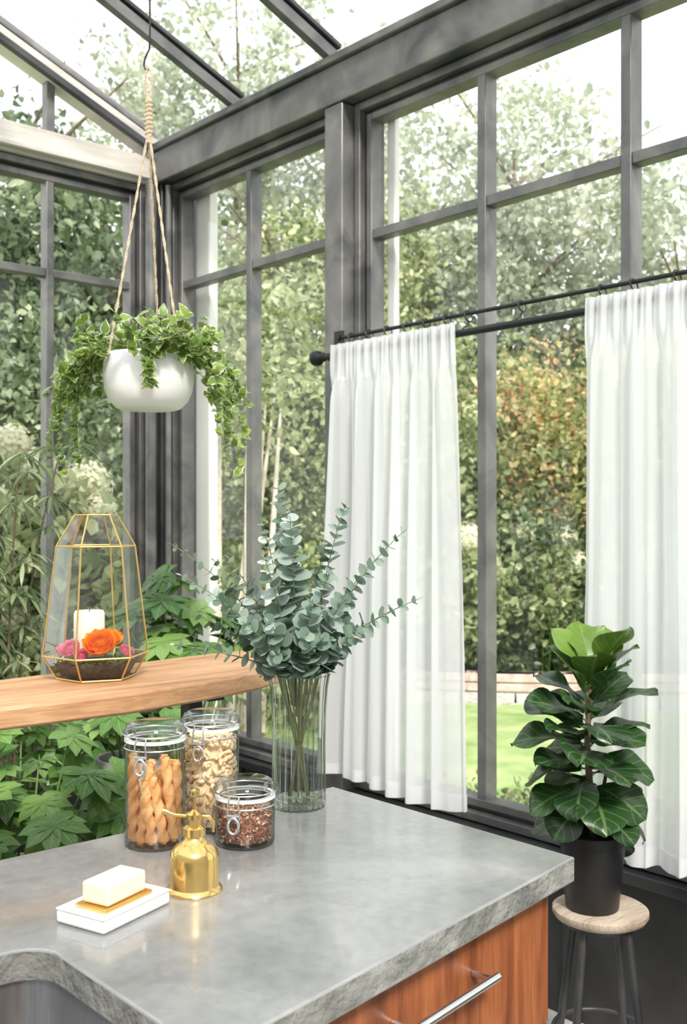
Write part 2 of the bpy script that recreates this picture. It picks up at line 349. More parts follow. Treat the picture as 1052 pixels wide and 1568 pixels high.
# ------------------------------------------------------------------ kitchen island
CT=.92
isl=empty('kitchen_island',(0,0,0))
def rrect(x0,x1,y0,y1,r,n=6):
    pts=[]
    for cx,cy,a0 in((x1-r,y1-r,0),(x0+r,y1-r,90),(x0+r,y0+r,180),(x1-r,y0+r,270)):
        for k in range(n+1):
            a=math.radians(a0+90*k/n); pts.append((cx+r*math.cos(a),cy+r*math.sin(a)))
    return pts
def fy(x): return 1.01-.154*(1.40-x)
outer=[(1.40,1.01),(1.398,1.60),(-.55,1.64),(-.55,fy(-.55))]
hole=rrect(.02,.605,.935,1.265,.05)
bm=bmesh.new()
def loop(pts,z):
    vs=[bm.verts.new((x,y,z)) for x,y in pts]; return [bm.edges.new((vs[i],vs[(i+1)%len(vs)])) for i in range(len(vs))]
es=loop(outer,CT)+loop(hole,CT)
r=bmesh.ops.triangle_fill(bm,use_beauty=True,use_dissolve=False,edges=es)
for f in bm.faces:
    if f.normal.z<0: f.normal_flip()
ex=bmesh.ops.extrude_face_region(bm,geom=bm.faces[:])
nv=[g for g in ex['geom'] if isinstance(g,bmesh.types.BMVert)]
bmesh.ops.translate(bm,verts=nv,vec=(0,0,-.040))
bmesh.ops.recalc_face_normals(bm,faces=bm.faces[:])
for f in bm.faces: f.material_index=0 if f.normal.z>.5 else 1
me=bpy.data.meshes.new('countertop'); bm.to_mesh(me); bm.free(); me.materials.append(M['conc']); me.materials.append(M['concedge'])
o=bpy.data.objects.new('countertop',me); S.collection.objects.link(o); o.parent=isl
b=o.modifiers.new('bevel','BEVEL'); b.width=.003; b.segments=2; b.limit_method='ANGLE'; b.angle_limit=math.radians(50); b.material=0
mb=MB(); zt=CT-.041; zb=.09
def facepanel(x0,x1,off,th,z0,z1,mat):
    vs=[]
    for z in(z0,z1):
        for x,o_ in((x0,off),(x1,off),(x1,off+th),(x0,off+th)): vs.append((x,fy(x)+o_,z))
    mb.add(vs,[(3,2,1,0),(4,5,6,7),(0,1,5,4),(1,2,6,5),(2,3,7,6),(3,0,4,7)],mat)
facepanel(-.5,1.365,.052,.018,zb,zt,'cab')
for a,b_ in((-.495,.395),(.40,1.362)):
    facepanel(a,b_,.03,.02,.66,zt-.004,'cab'); facepanel(a,b_,.03,.02,.38,.655,'cab'); facepanel(a,b_,.03,.02,.10,.375,'cab')
mb.box(1.345,1.365,1.085,1.56,zb,zt,'cab'); mb.box(-.5,-.48,.8,1.56,zb,zt,'cab'); mb.box(-.5,1.365,1.562,1.58,zb,zt,'cab')
mb.box(-.45,1.32,1.1,1.55,0.002,.09,'steel_dark')
mb.build('cabinet',parent=isl,bevel=.0015)
mb=MB()
xa,xb,z,oy=.955,1.145,.812,-.005
pa=V((xa,fy(xa)+oy,z)); pb=V((xb,fy(xb)+oy,z)); dd=(pb-pa).normalized()
mb.tube([pa-dd*.012,pb+dd*.012],.0065,12,'chrome')
nrm=V((dd.y,-dd.x,0))
for q in(pa,pb): mb.tube([q,q-nrm*.034],.005,10,'chrome')
mb.build('handle',parent=isl)
mb=MB()
rings=[(rrect(.012,.613,.927,1.273,.055),CT-.042),(rrect(.012,.613,.927,1.273,.055),CT-.20),(rrect(.03,.595,.945,1.255,.045),CT-.225),(rrect(.25,.35,1.05,1.13,.03),CT-.235)]
vs=[];n_=len(rings[0][0])
for pts,z in rings: vs+=[(x,y,z) for x,y in pts]
fs=[(i*n_+k,(i+1)*n_+k,(i+1)*n_+(k+1)%n_,i*n_+(k+1)%n_) for i in range(3) for k in range(n_)]; fs.append(tuple(3*n_+k for k in range(n_)))
mb.add(vs,fs,'sinksteel'); mb.build('sink_basin',parent=isl,sharp=60)

# ------------------------------------------------------------------ wooden shelf
ST=1.12
sh=empty('wooden_shelf')
def smoothpoly(front,back,z0,z1,mat):
    n=len(front); vs=[]
    for z in(z0,z1): vs+=[(x,y,z) for x,y in front]+[(x,y,z) for x,y in back]
    m=2*n; fs=[]
    for i in range(n-1):
        fs.append((i,n+i,n+i+1,i+1)); fs.append((m+i,m+i+1,m+n+i+1,m+n+i))
        fs.append((i,i+1,m+i+1,m+i)); fs.append((n+i+1,n+i,m+n+i,m+n+i+1))
    fs.append((0,m,m+n,n)); fs.append((n-1,2*n-1,m+2*n-1,m+n-1))
    b=MB(); b.add(vs,fs,mat); return b
xs=np.linspace(-.6,1.52,24)
fr=[(float(x),float(np.interp(x,[-.6,.5,.8,1.06,1.3,1.42,1.52],[1.83,1.84,1.835,1.82,1.85,1.88,1.93]))) for x in xs]
bk=[(float(-.6+(x+.6)*(2.22/2.12)),float(np.interp(x,[-.6,.8,1.1,1.4,1.52],[2.14,2.15,2.18,2.21,2.21]))) for x in xs]
smoothpoly(fr,bk,ST-.042,ST,'shelf').build('plank',parent=sh,bevel=.006,sharp=50)
mb=MB()
for x in(1.32,.3,-.5):
    mb.beam((x,2.0,ST-.055),(x,2.0,.0),.035,.035,'black',up=(1,0,0)); mb.box(x-.02,x+.02,1.9,2.1,ST-.056,ST-.043,'black')
mb.build('legs',parent=sh)

# ------------------------------------------------------------------ curtain rods
rod=empty('curtain_rod')
mb=MB(); RXc=2.40; RZc=2.030; TZ=2.100
mb.tube([(RXc,2.80,RZc),(RXc,.70,RZc)],.0115,16,'black')
mb.lathe([(.001,0),(.012,0),(.016,.006),(.016,.012),(.010,.016),(.013,.022),(.024,.032),(.028,.045),(.026,.058),(.016,.068),(.001,.071)],24,'black')
base=len(mb.v)-11*24
for i in range(base,len(mb.v)):
    x,y,z=mb.v[i]; mb.v[i]=(RXc+x,2.79+z,RZc+y)
mb.tube([(2.455,2.77,TZ),(2.455,.70,TZ)],.0065,12,'black')
mb.lathe([(.001,0),(.012,.002),(.012,.012),(.001,.014)],16,'black'); base=len(mb.v)-4*16
for i in range(base,len(mb.v)):
    x,y,z=mb.v[i]; mb.v[i]=(2.455+x,2.765+z,TZ+y)
for y in(2.775,.75):
    mb.tube([(2.457,y,2.02),(2.41,y,2.02),(2.40,y,2.02)],.006,8,'black'); 
mb.box(2.45,2.458,2.755,2.80,1.97,2.125,'black')
mb.build('rods',parent=rod)
mb=MB()
for y in(2.71,2.62,2.53,2.44,2.35,2.26,2.17,1.96,1.68,1.58,1.45,1.32,1.2):
    pts=[(2.455+.018*math.cos(a),y+.005*math.sin(a),TZ-.008+.018*math.sin(a)) for a in np.linspace(0,2*math.pi,16,endpoint=False)]
    mb.tube(pts,.0024,6,'black',closed=True)
    mb.tube([(2.455,y,TZ-.026),(2.447,y,TZ-.04),(2.425,y,TZ-.052)],.0022,6,'black')
mb.build('rings',parent=rod)
def curtain(name,ya,yb,seed,folds):
    r=random.Random(seed); ph=[r.random()*6 for _ in range(6)]
    nu,nz=220,60; zt,zb=2.062,.572
    vs=[];mbx=MB()
    def pt(u,z,off=0):
        s=(zt-z)/(zt-zb); spread=1+.14*s; yc=(ya+yb)/2
        a=u*folds*2*math.pi
        k=min(1,max(0,(1.985-z)/.12)); k=k*k*(3-2*k)
        w=math.sin(a+ph[0]+1.1*math.sin(u*7+ph[1])+.6*math.sin(s*3+ph[2]))
        w=math.copysign(abs(w)**.8,w)
        w2=math.sin(a*2.3+ph[3]+s*1.5)
        amp=.011+.022*min(1,s*2)*(0.7+.3*math.sin(u*11+ph[3]))
        x1=RXc-.026+amp*w+.007*w2
        x0=RXc-.020+.005*math.sin(a*2.2+ph[4])+.004*math.sin(a*5+ph[5])
        x=x0*(1-k)+x1*k+off
        y=yc+(u-.5)*(yb-ya)*spread+(.015*math.cos(a+ph[0])*s+.010*math.sin(s*3.1+ph[4])*s)*k
        zz=z-(.010*math.sin(u*5+ph[5]) if s>.98 else 0)
        return (x,y,zz)
    zs=[zt-(zt-zb)*(k/nz) for k in range(nz+1)]
    for z in zs:
        for i in range(nu+1): vs.append(pt(i/nu,z))
    fs=[(k*(nu+1)+i,k*(nu+1)+i+1,(k+1)*(nu+1)+i+1,(k+1)*(nu+1)+i) for k in range(nz) for i in range(nu)]
    mbx.add(vs,fs,'fabric')
    for za,zb2 in((zb,zb+.045),(zt-.13,zt-.005)):
        vs=[]
        for q in range(5):
            z=za+.0005+(zb2-za)*q/4
            for i in range(nu+1): vs.append(pt(i/nu,z,.003))
        fs=[(k*(nu+1)+i,k*(nu+1)+i+1,(k+1)*(nu+1)+i+1,(k+1)*(nu+1)+i) for k in range(4) for i in range(nu)]
        mbx.add(vs,fs,'fabric')
    return mbx.build(name,sharp=180)
curtain('cafe_curtain',2.16,2.735,3,6)
curtain('cafe_curtain',1.0,1.680,11,7)

# ------------------------------------------------------------------ jars
def jar(x,y,H,name,fill):
    e=empty(name,(x,y,CT),0); R=.050; hb=H-.030
    g=MB()
    g.lathe([(R-.008,.0),(R-.003,.0015),(R,.006),(R,hb-.022),(R-.001,hb-.012),(R-.004,hb-.004),(R-.003,hb)],48,'jarglass')
    g.lathe([(.0005,.004),(R-.006,.004),(R-.003,.008)],48,'jarglass')
    g.lathe([(R+.001,hb+.006),(R+.003,hb+.010),(R+.003,hb+.016),(R-.001,hb+.02),(R-.003,hb+.026),(R-.008,hb+.029),(.0005,hb+.030)],48,'jarglass')
    g.lathe([(R-.010,hb+.028),(R-.012,hb+.014),(.0005,hb+.012)],48,'jarglass')
    g.build('glass',parent=e)
    m=MB()
    m.lathe([(R-.006,hb),(R+.001,hb),(R+.001,hb+.005),(R-.006,hb+.005)],48,'seal')
    circ=lambda r,z:[(r*math.cos(a),r*math.sin(a),z) for a in np.linspace(0,2*math.pi,40,endpoint=False)]
    m.tube(circ(R+.001,hb-.010),.0012,6,'chrome',closed=True)
    m.tube(circ(R+.0035,hb+.013),.0012,6,'chrome',closed=True)
    fa=-math.pi/2-YAW
    rd=V((math.cos(fa-.25),math.sin(fa-.25),0)); tg=V((-rd.y,rd.x,0)); 
    for sg in(-1,1):
        m.tube([rd*(R+.002)+tg*sg*.008+U_*(hb+.013),rd*(R+.008)+tg*sg*.009+U_*(hb+.002),rd*(R+.008)+tg*sg*.010+U_*(hb-.015),rd*(R+.003)+tg*sg*.009+U_*(hb-.026)],.0014,6,'chrome')
    lp=[rd*(R+.008)+tg*(.009*math.cos(a))+U_*(hb-.034+.013*math.sin(a)) for a in np.linspace(0,2*math.pi,20,endpoint=False)]
    m.tube(lp,.0026,8,'chrome',closed=True)
    m.tube([rd*(R+.007)-tg*.011+U_*(hb-.018),rd*(R+.007)+tg*.011+U_*(hb-.018)],.0026,8,'chrome')
    rb=-rd
    m.tube([rb*(R+.004)-tg*.014+U_*(hb+.003),rb*(R+.004)+tg*.014+U_*(hb+.003)],.0028,8,'chrome')
    m.build('clasp',parent=e)
    c=MB()
    if fill=='bread':
        for i in range(15):
            rr=.036 if i<11 else .016
            a=(i*2*math.pi/11) if i<11 else i*1.57
            hh=random.uniform(.120,.158); da=random.choice((-.55,.5,.4,-.3))
            b0=V((rr*math.cos(a),rr*math.sin(a),.010)); b1=V((rr*math.cos(a+da),rr*math.sin(a+da),hh))
            n=60; pts=[b0.lerp(b1,k/n) for k in range(n+1)]
            rad=[.0084*(1 if 1<k<n-1 else .6) for k in range(n+1)]
            c.tube(pts,rad,14,'bread',twist=(.24,2,.22))
    if fill=='cashew':
        c.lathe([(.001,.008),(.034,.008),(.034,.148),(.001,.15)],20,'cashew')
        for i in range(330):
            a=random.random()*6.28; rr=.040*random.uniform(.86,1); z=.012+.15*random.random()
            if i<50: rr=.040*math.sqrt(random.random()); z=.152+random.random()*.008
            ct=V((rr*math.cos(a),rr*math.sin(a),z)); q=Matrix.Rotation(random.random()*6.28,3,V((random.gauss(0,1),random.gauss(0,1),random.gauss(0,1))).normalized())
            pts=[ct+q@V((.0075*math.cos(t),.0075*math.sin(t)-.003,0)) for t in np.linspace(.2,2.9,6)]
            c.tube(pts,[.002,.0036,.0042,.0042,.0036,.002],7,'cashew')
    if fill=='granola':
        c.lathe([(.001,.008),(.038,.008),(.038,.048),(.001,.05)],20,'gr1')
        for i in range(900):
            a=random.random()*6.28; rr=.0445*random.uniform(.88,1); z=.009+.045*random.random()
            if i<350: rr=.044*math.sqrt(random.random()); z=.050+random.random()*.006
            ct=V((rr*math.cos(a),rr*math.sin(a),z)); q=Matrix.Rotation(random.random()*6.28,3,V((random.gauss(0,1),random.gauss(0,1),random.gauss(0,1))).normalized())
            sx,sy,sz=random.uniform(.002,.0042),random.uniform(.0014,.003),random.uniform(.001,.002)
            vs=[ct+q@V(v) for v in((sx,0,0),(-sx,0,0),(0,sy,0),(0,-sy,0),(0,0,sz),(0,0,-sz))]
            c.add(vs,[(0,2,4),(2,1,4),(1,3,4),(3,0,4),(2,0,5),(1,2,5),(3,1,5),(0,3,5)],random.choice(['gr1','gr1','gr2']))
    c.build('contents',parent=e,sharp=70)
jar(.930,1.519,.205,'breadstick_jar','bread')
jar(1.055,1.538,.205,'cashew_jar','cashew')
jar(1.047,1.424,.108,'granola_jar','granola')

# ------------------------------------------------------------------ brass mister
mb=MB()
mb.lathe([(.0005,0),(.041,0),(.0415,.002),(.040,.005),(.0365,.008),(.036,.012),(.036,.050),(.034,.058),(.028,.065),(.020,.070),(.015,.074),(.013,.079),(.0165,.081),(.0165,.092),(.013,.094),(.010,.096),(.009,.104),(.012,.105),(.012,.112),(.006,.115),(.0028,.118),(.0028,.138),(.0075,.139),(.008,.142),(.0075,.147),(.0005,.149)],48,'brass')
lv=-R_*1.0
mb.tube([lv*.008+U_*.108,lv*.028+U_*.110,lv*.040+U_*.114],[.003,.0024,.0022],12,'brass')
mb.tube([lv*.038+U_*.1135,lv*.047+U_*.116],[.0042,.0042],14,'brass')
mb.tube([-lv*.010+U_*.108,-lv*.022+U_*.108,-lv*.027+U_*.100,-lv*.028+U_*.085],[.0025,.0025,.0025,.002],10,'brass')
mb.build('brass_plant_mister',(.859,1.294,CT),sharp=40)

# ------------------------------------------------------------------ soap dish
e=empty('soap_dish',(.726,1.292,CT),math.radians(17.6))
mb=MB(); mb.box(-.067,.067,-.044,.044,0,.018,'marble'); 
o=mb.build('dish',parent=e,bevel=.004)
mb=MB()
for (a,b_,c_,d_) in((-.067,.067,-.044,-.034),(-.067,.067,.034,.044),(-.067,-.056,-.034,.034),(.056,.067,-.034,.034)): mb.box(a,b_,c_,d_,.0175,.021,'marble')
mb.build('rim',parent=e,bevel=.0015)
mb=MB(); mb.box(-.047,.047,-.028,.028,.0182,.0235,'brass')
mb.build('tray',parent=e,bevel=.001)
mb=MB(); mb.box(-.040,.040,-.024,.024,.0237,.053,'soap'); o=mb.build('soap_bar',parent=e); b=o.modifiers.new('b','BEVEL'); b.width=.005; b.segments=4; o.rotation_euler=(0,0,.03)

# ------------------------------------------------------------------ ribbed vase with eucalyptus
ev=empty('eucalyptus_vase',(1.254,1.535,CT),-YAW)
mb=MB()
mb.lathe([(.040,.0),(.048,.002),(.050,.010),(.049,.05),(.0485,.12),(.050,.18),(.053,.225),(.057,.250)],240,'vaseglass',fl=(.042,24))
mb.lathe([(.0005,.012),(.040,.012),(.045,.016)],48,'vaseglass'); mb.lathe([(.0005,.001),(.040,.001)],48,'vaseglass')
mb.tube([(.057*math.cos(a)*(1+.042*math.cos(24*a)),.057*math.sin(a)*(1+.042*math.cos(24*a)),.250) for a in np.linspace(0,2*math.pi,192,endpoint=False)],.0013,6,'vaseglass',closed=True)
mb.build('glass',parent=ev,sharp=80)
mb=MB(); mb.lathe([(.0005,.017),(.043,.018),(.0445,.05),(.044,.125),(.0005,.125)],48,'water'); mb.build('water',parent=ev)
mb=MB(); er=random.Random(5)
tips=[(-.04,.61,.02,1.6),(.09,.575,.05,1.25),(.205,.525,.02,1.1),(.225,.395,-.03,1.25),(-.245,.495,.03,.95),(-.215,.44,-.05,1.0),(-.15,.40,-.06,1.3),(-.015,.55,-.03,1.5),(.05,.50,.05,1.35),
      (-.10,.42,.08,1.25),(.09,.40,-.06,1.35),(-.06,.47,-.06,1.5),(.14,.46,.06,1.2),(-.10,.36,-.09,1.35),(.03,.40,-.10,1.45),(.0,.45,.08,1.35),(.12,.34,-.07,1.3),(-.17,.46,.09,1.0),(.02,.34,-.11,1.35),(-.05,.36,-.10,1.4),(.17,.36,.05,1.2),(-.20,.36,.02,1.1),(.06,.45,-.02,1.4),(-.03,.58,.07,1.3),
      (-.13,.33,.0,1.3),(.09,.32,.02,1.3),(-.07,.32,-.05,1.35),(.05,.33,-.08,1.35),(-.13,.47,-.02,1.15),(-.23,.31,-.03,1.0),(-.02,.52,.03,1.45),(-.07,.54,.0,1.2),(.02,.30,-.07,1.3),(-.04,.30,-.08,1.3)]
for ti,(tx,tz,ty,sc) in enumerate(tips):
    a=math.atan2(ty,tx); rr=min(.04,math.hypot(tx,ty)*.3)
    p0=V((-.02*math.cos(a),-.02*math.sin(a),.022)); p1=V((rr*math.cos(a),rr*math.sin(a),.25)); tp=V((tx,ty,tz)); c1=p1+V((tx*.12,ty*.12,(tz-.25)*.55))
    pts=[p0.lerp(p1,k/4) for k in range(4)]
    m=22
    for k in range(m+1):
        t=k/m; pts.append(p1*(1-t)**2+c1*2*t*(1-t)+tp*t*t)
    up=pts[4:]
    if ti>16: pts=pts[3:]
    mb.tube(pts,[.0020-.0013*k/len(pts) for k in range(len(pts))],6,'euc_stem')
    L=sum((up[k+1]-up[k]).length for k in range(len(up)-1)); nn=max(6,int(L/.0165)); 
    for k in range(nn):
        t=(k+.6)/nn*.99; idx=t*(len(up)-1); i0=int(idx); p=up[i0].lerp(up[min(i0+1,len(up)-1)],idx-i0)
        tan=(up[min(i0+1,len(up)-1)]-up[i0]).normalized() if i0<len(up)-1 else (up[-1]-up[-2]).normalized()
        x=tan.cross(V((.3,.9,.2))).normalized(); y=tan.cross(x)
        ph=k*math.pi/2+er.uniform(-.4,.4)
        s_=sc*(.0275*(1-.55*t**1.8))*er.uniform(.85,1.15)
        for sg in(0,math.pi):
            o_=x*math.cos(ph+sg)+y*math.sin(ph+sg)
            d=(o_*.9+tan*er.uniform(.25,.75)).normalized(); nrm=(tan-o_*.3)+V((er.uniform(-.4,.4),er.uniform(-1.0,.1),er.uniform(-.3,.3)))
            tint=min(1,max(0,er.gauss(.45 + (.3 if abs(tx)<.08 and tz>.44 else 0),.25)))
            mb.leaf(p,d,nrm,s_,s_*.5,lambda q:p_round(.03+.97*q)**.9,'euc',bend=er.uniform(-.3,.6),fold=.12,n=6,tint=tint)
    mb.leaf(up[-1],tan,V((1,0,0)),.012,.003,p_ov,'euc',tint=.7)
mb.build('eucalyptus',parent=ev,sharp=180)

# ------------------------------------------------------------------ terrarium
et=empty('glass_terrarium',(1.105,2.045,ST),math.radians(-20))
NS=6; lv_=[(.083,.003),(.112,.052),(.084,.285),(.045,.352)]
vs=[[V((r*math.cos(2*math.pi*k/NS),r*math.sin(2*math.pi*k/NS),z)) for k in range(NS)] for r,z in lv_]
g=MB(); b=MB()
for i in range(3):
    for k in range(NS):
        k2=(k+1)%NS; g.add([vs[i][k],vs[i][k2],vs[i+1][k2],vs[i+1][k]],[(0,1,2,3)],'terr')
        b.tube([vs[i][k],vs[i+1][k]],.002,6,'brass2')
for i in range(4):
    for k in range(NS): b.tube([vs[i][k],vs[i][(k+1)%NS]],.002,6,'brass2')
g.add(vs[3],[tuple(range(NS))],'terr'); g.add(vs[0],[tuple(range(NS))],'terr')
g.build('panes',parent=et); b.build('came',parent=et)
c=MB()
c.lathe([(.001,.006),(.072,.006),(.088,.034),(.06,.042),(.001,.046)],6,'soil')
c.lathe([(.001,.045),(.032,.045),(.033,.048),(.033,.138),(.030,.144),(.014,.139),(.001,.138)],32,'candle',c=(-.012,.02,0))
c.tube([(-.012,.02,.136),(-.011,.021,.148)],.001,5,'black')
rr_=random.Random(3)
for i in range(260):
    a=rr_.random()*6.28; q=.082*math.sqrt(rr_.random()); p=V((q*math.cos(a),q*math.sin(a),.036+.004*rr_.random()))
    c.leaf(p,V((rr_.gauss(0,.7),rr_.gauss(0,.7),.8)),V((0,0,1)),.014,.004,p_ov,'fatsia',n=2,tint=rr_.random()*.5)
def flower(c,ctr,R,mat,up=V((0,-.3,1)),rings=5):
    up=up.normalized(); x=up.cross(V((1,0,.2))).normalized(); y=up.cross(x)
    for j in range(rings):
        f=1-j/rings; n=5+int(6*f)
        for k in range(n):
            a=2*math.pi*k/n+j*.7; o_=x*math.cos(a)+y*math.sin(a); el=.15+1.2*(1-f)
            d=o_*math.cos(el)+up*math.sin(el)
            c.leaf(ctr+o_*R*.1*f,d,up*math.cos(el)-o_*math.sin(el),R*(.6+.4*f),R*.42,p_round,mat,bend=-1.0,fold=.1,n=5,tint=rr_.uniform(.1,.9)*(.5+.5*f))
Rm=Matrix.Rotation(-YAW-math.radians(-20),3,'Z')
def tl(r,f,z): return Rm@V((r,f,z))
flower(c,tl(.022,-.05,.066),.046,'petal_o',Rm@V((0,-.6,.8)),6)
flower(c,tl(.038,-.03,.080),.030,'petal_o',Rm@V((.3,-.5,.8)))
flower(c,tl(-.040,-.05,.060),.030,'petal_p',Rm@V((-.2,-.6,.8)))
flower(c,tl(-.015,-.062,.052),.020,'petal_p',Rm@V((0,-.7,.6)))
flower(c,tl(-.064,-.01,.058),.023,'petal_p',Rm@V((-.5,-.4,.8)))
flower(c,tl(.066,-.02,.054),.022,'petal_p',Rm@V((.5,-.4,.8)))
c.build('arrangement',parent=et,sharp=180)

# ------------------------------------------------------------------ hanging planter
hz=1.775
eh=empty('hanging_planter',(1.578,2.612,hz),-YAW)
mb=MB()
mb.lathe([(.001,.0),(.080,.0),(.092,.004),(.112,.025),(.125,.055),(.130,.09),(.128,.125),(.122,.152),(.118,.157),(.112,.152),(.115,.13),(.001,.13)],64,'white'); mb.build('pot',parent=eh,sharp=60)
mb=MB(); mb.lathe([(.001,.135),(.110,.134)],24,'soil'); mb.build('soil',parent=eh)
mb=MB()
kz=2.56-hz
for a in(math.radians(215),math.radians(325),math.radians(85)):
    q=V((.121*math.cos(a),.121*math.sin(a),.150)); t=V((.004*math.cos(a),.004*math.sin(a),kz))
    for w in(0,math.pi):
        pts=[q.lerp(t,k/40)+V((.0022*math.cos(k*1.1+w),.0022*math.sin(k*1.1+w),0)) for k in range(41)]
        mb.tube(pts,.0022,6,'rope')
    mb.tube([q+V((0,0,.01)),q,q*.97+V((0,0,-.012))],.006,8,'rope')
n=40; mb.tube([V((.009*math.cos(k*1.25),.009*math.sin(k*1.25),kz+.0+.10*k/n)) for k in range(n+1)],.0045,6,'rope')
mb.tube([(0,0,kz-.02),(0,0,kz+.11)],.009,8,'rope')
for s_ in(-1,1): mb.tube([(0,0,kz+.10),(s_*.010,0,kz+.14),(s_*.008,0,kz+.18),(0,0,kz+.20)],.0035,6,'rope')
top=rz(1.578)-.055-hz
mb.tube([(.0,0,kz+.19),(-.010,0,kz+.193),(-.014,0,kz+.205),(-.010,0,kz+.225),(.002,0,kz+.25),(.004,0,kz+.32),(.002,0,kz+.5),(0,0,top)],.0028,8,'black')
mb.build('macrame_cord',parent=eh)
mb=MB(); pr=random.Random(9)
def vine(p0,dirv,L,grav,n,lw):
    p=V(p0); d=V(dirv).normalized(); pts=[p.copy()]
    for k in range(n):
        d=(d+V((pr.gauss(0,.16),pr.gauss(0,.16),-grav))).normalized(); p=p+d*(L/n)
        rr=math.hypot(p.x,p.y)
        if p.z<.155 and rr<.138: p.x*=.14/rr; p.y*=.14/rr
        pts.append(p.copy())
        for q in range(2):
            o_=V((pr.gauss(0,1),pr.gauss(0,1),pr.gauss(.15,.6))).normalized()
            if V((p.x,p.y,0)).length>.05 and o_.dot(V((p.x,p.y,0)))<0 and p.z<.17: o_=-o_
            mb.leaf(p,o_,V((p.x*2,p.y*2-.3,.7))+V((pr.gauss(0,.4),pr.gauss(0,.4),pr.gauss(0,.3))),lw*pr.uniform(.7,1.2),lw*.38,p_heart,'pothos',bend=pr.uniform(0,.8),fold=.15,n=5,tint=pr.random())
    mb.tube(pts,.0013,5,'stemg')
for i in range(46):
    a=pr.random()*6.28; q=.10*math.sqrt(pr.random())
    vine((q*math.cos(a),q*math.sin(a),.135),(math.cos(a)*.5,math.sin(a)*.5,1),pr.uniform(.07,.16),.10,6,.038)
for i in range(34):
    a=pr.choice([pr.gauss(3.2,.40),pr.gauss(0,.40),pr.uniform(.3,2.8)]); 
    vine((.10*math.cos(a),.10*math.sin(a),.14),(math.cos(a)*.9,math.sin(a)*.9,.8),pr.uniform(.12,.25),.30,10,.034)
for a,L in((3.15,.36),(3.35,.42),(2.9,.30),(-.25,.34),(-.05,.42),(.1,.30),(-.4,.26),(4.9,.12),(3.5,.26),(3.0,.40),(.0,.38)):
    vine((.11*math.cos(a),.11*math.sin(a),.14),(math.cos(a),math.sin(a),.6),L,.34,16,.030)
mb.build('trailing_plant',parent=eh,sharp=180)

# ------------------------------------------------------------------ stool and fiddle leaf fig
sx,sy=2.205,1.515; SH=.50
mb=MB()
mb.lathe([(.001,-.030),(.10,-.030),(.112,-.024),(.118,-.014),(.117,-.005),(.110,-.0005),(.001,0)],48,'stoolwood',c=(0,0,SH))
mb.lathe([(.001,-.045),(.085,-.045),(.085,-.031),(.001,-.031)],32,'steel_dark',c=(0,0,SH))
for k in range(4):
    a=math.radians(45+90*k)-YAW; mb.tube([(.075*math.cos(a),.075*math.sin(a),SH-.035),(.14*math.cos(a),.14*math.sin(a),.0)],.010,12,'steel_dark')
mb.tube([(.115*math.cos(a),.115*math.sin(a),.19) for a in np.linspace(0,2*math.pi,40,endpoint=False)],.006,8,'steel_dark',closed=True)
mb.build('round_stool',(sx,sy,0),sharp=50)
ef=empty('fiddle_leaf_fig',(sx-.02,sy+.01,SH),-YAW)
mb=MB()
mb.lathe([(.001,0),(.062,0),(.065,.004),(.080,.165),(.080,.166),(.087,.167),(.088,.19),(.085,.192),(.080,.190),(.078,.17),(.001,.168)],48,'blackplastic')
mb.lathe([(.001,.176),(.077,.173)],24,'soil'); mb.build('pot',parent=ef,sharp=40)
mb=MB(); fr_=random.Random(21)
stem=[V((0,0,.17)),V((-.005,0,.28)),V((-.012,.0,.40)),V((-.008,0,.52)),V((0,0,.58))]
mb.tube(stem,[.010,.009,.008,.006,.004],10,'trunk')
mb.tube([V((.01,.01,.17)),V((.03,.02,.27)),V((.045,.02,.36))],[.006,.005,.004],8,'trunk')
def sp(z):
    for a,b_ in zip(stem[:-1],stem[1:]):
        if z<=b_.z: return a.lerp(b_,(z-a.z)/(b_.z-a.z))
    return stem[-1]
NL=46
for i in range(NL):
    t=i/(NL-1); z=.225+.34*t**.92; a=i*2.399+.5
    el=math.radians(-12+84*t**1.6+fr_.uniform(-12,12)); L=(.166-.015*t)*fr_.uniform(.85,1.12)
    if t<.2: L*=.9
    o_=V((math.cos(a),math.sin(a),0)); d=o_*math.cos(el)+U_*math.sin(el); nn=U_*math.cos(el)-o_*math.sin(el)+V((fr_.gauss(0,.25),fr_.gauss(-.3,.2),0))
    p=sp(z); pe=p+d*.018; mb.tube([p,pe],.0025,6,'stemg')
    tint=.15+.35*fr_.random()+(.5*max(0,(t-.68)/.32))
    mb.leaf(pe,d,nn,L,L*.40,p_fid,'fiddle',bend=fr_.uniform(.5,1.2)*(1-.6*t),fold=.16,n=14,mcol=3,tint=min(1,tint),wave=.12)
mb.build('foliage',parent=ef,sharp=180)

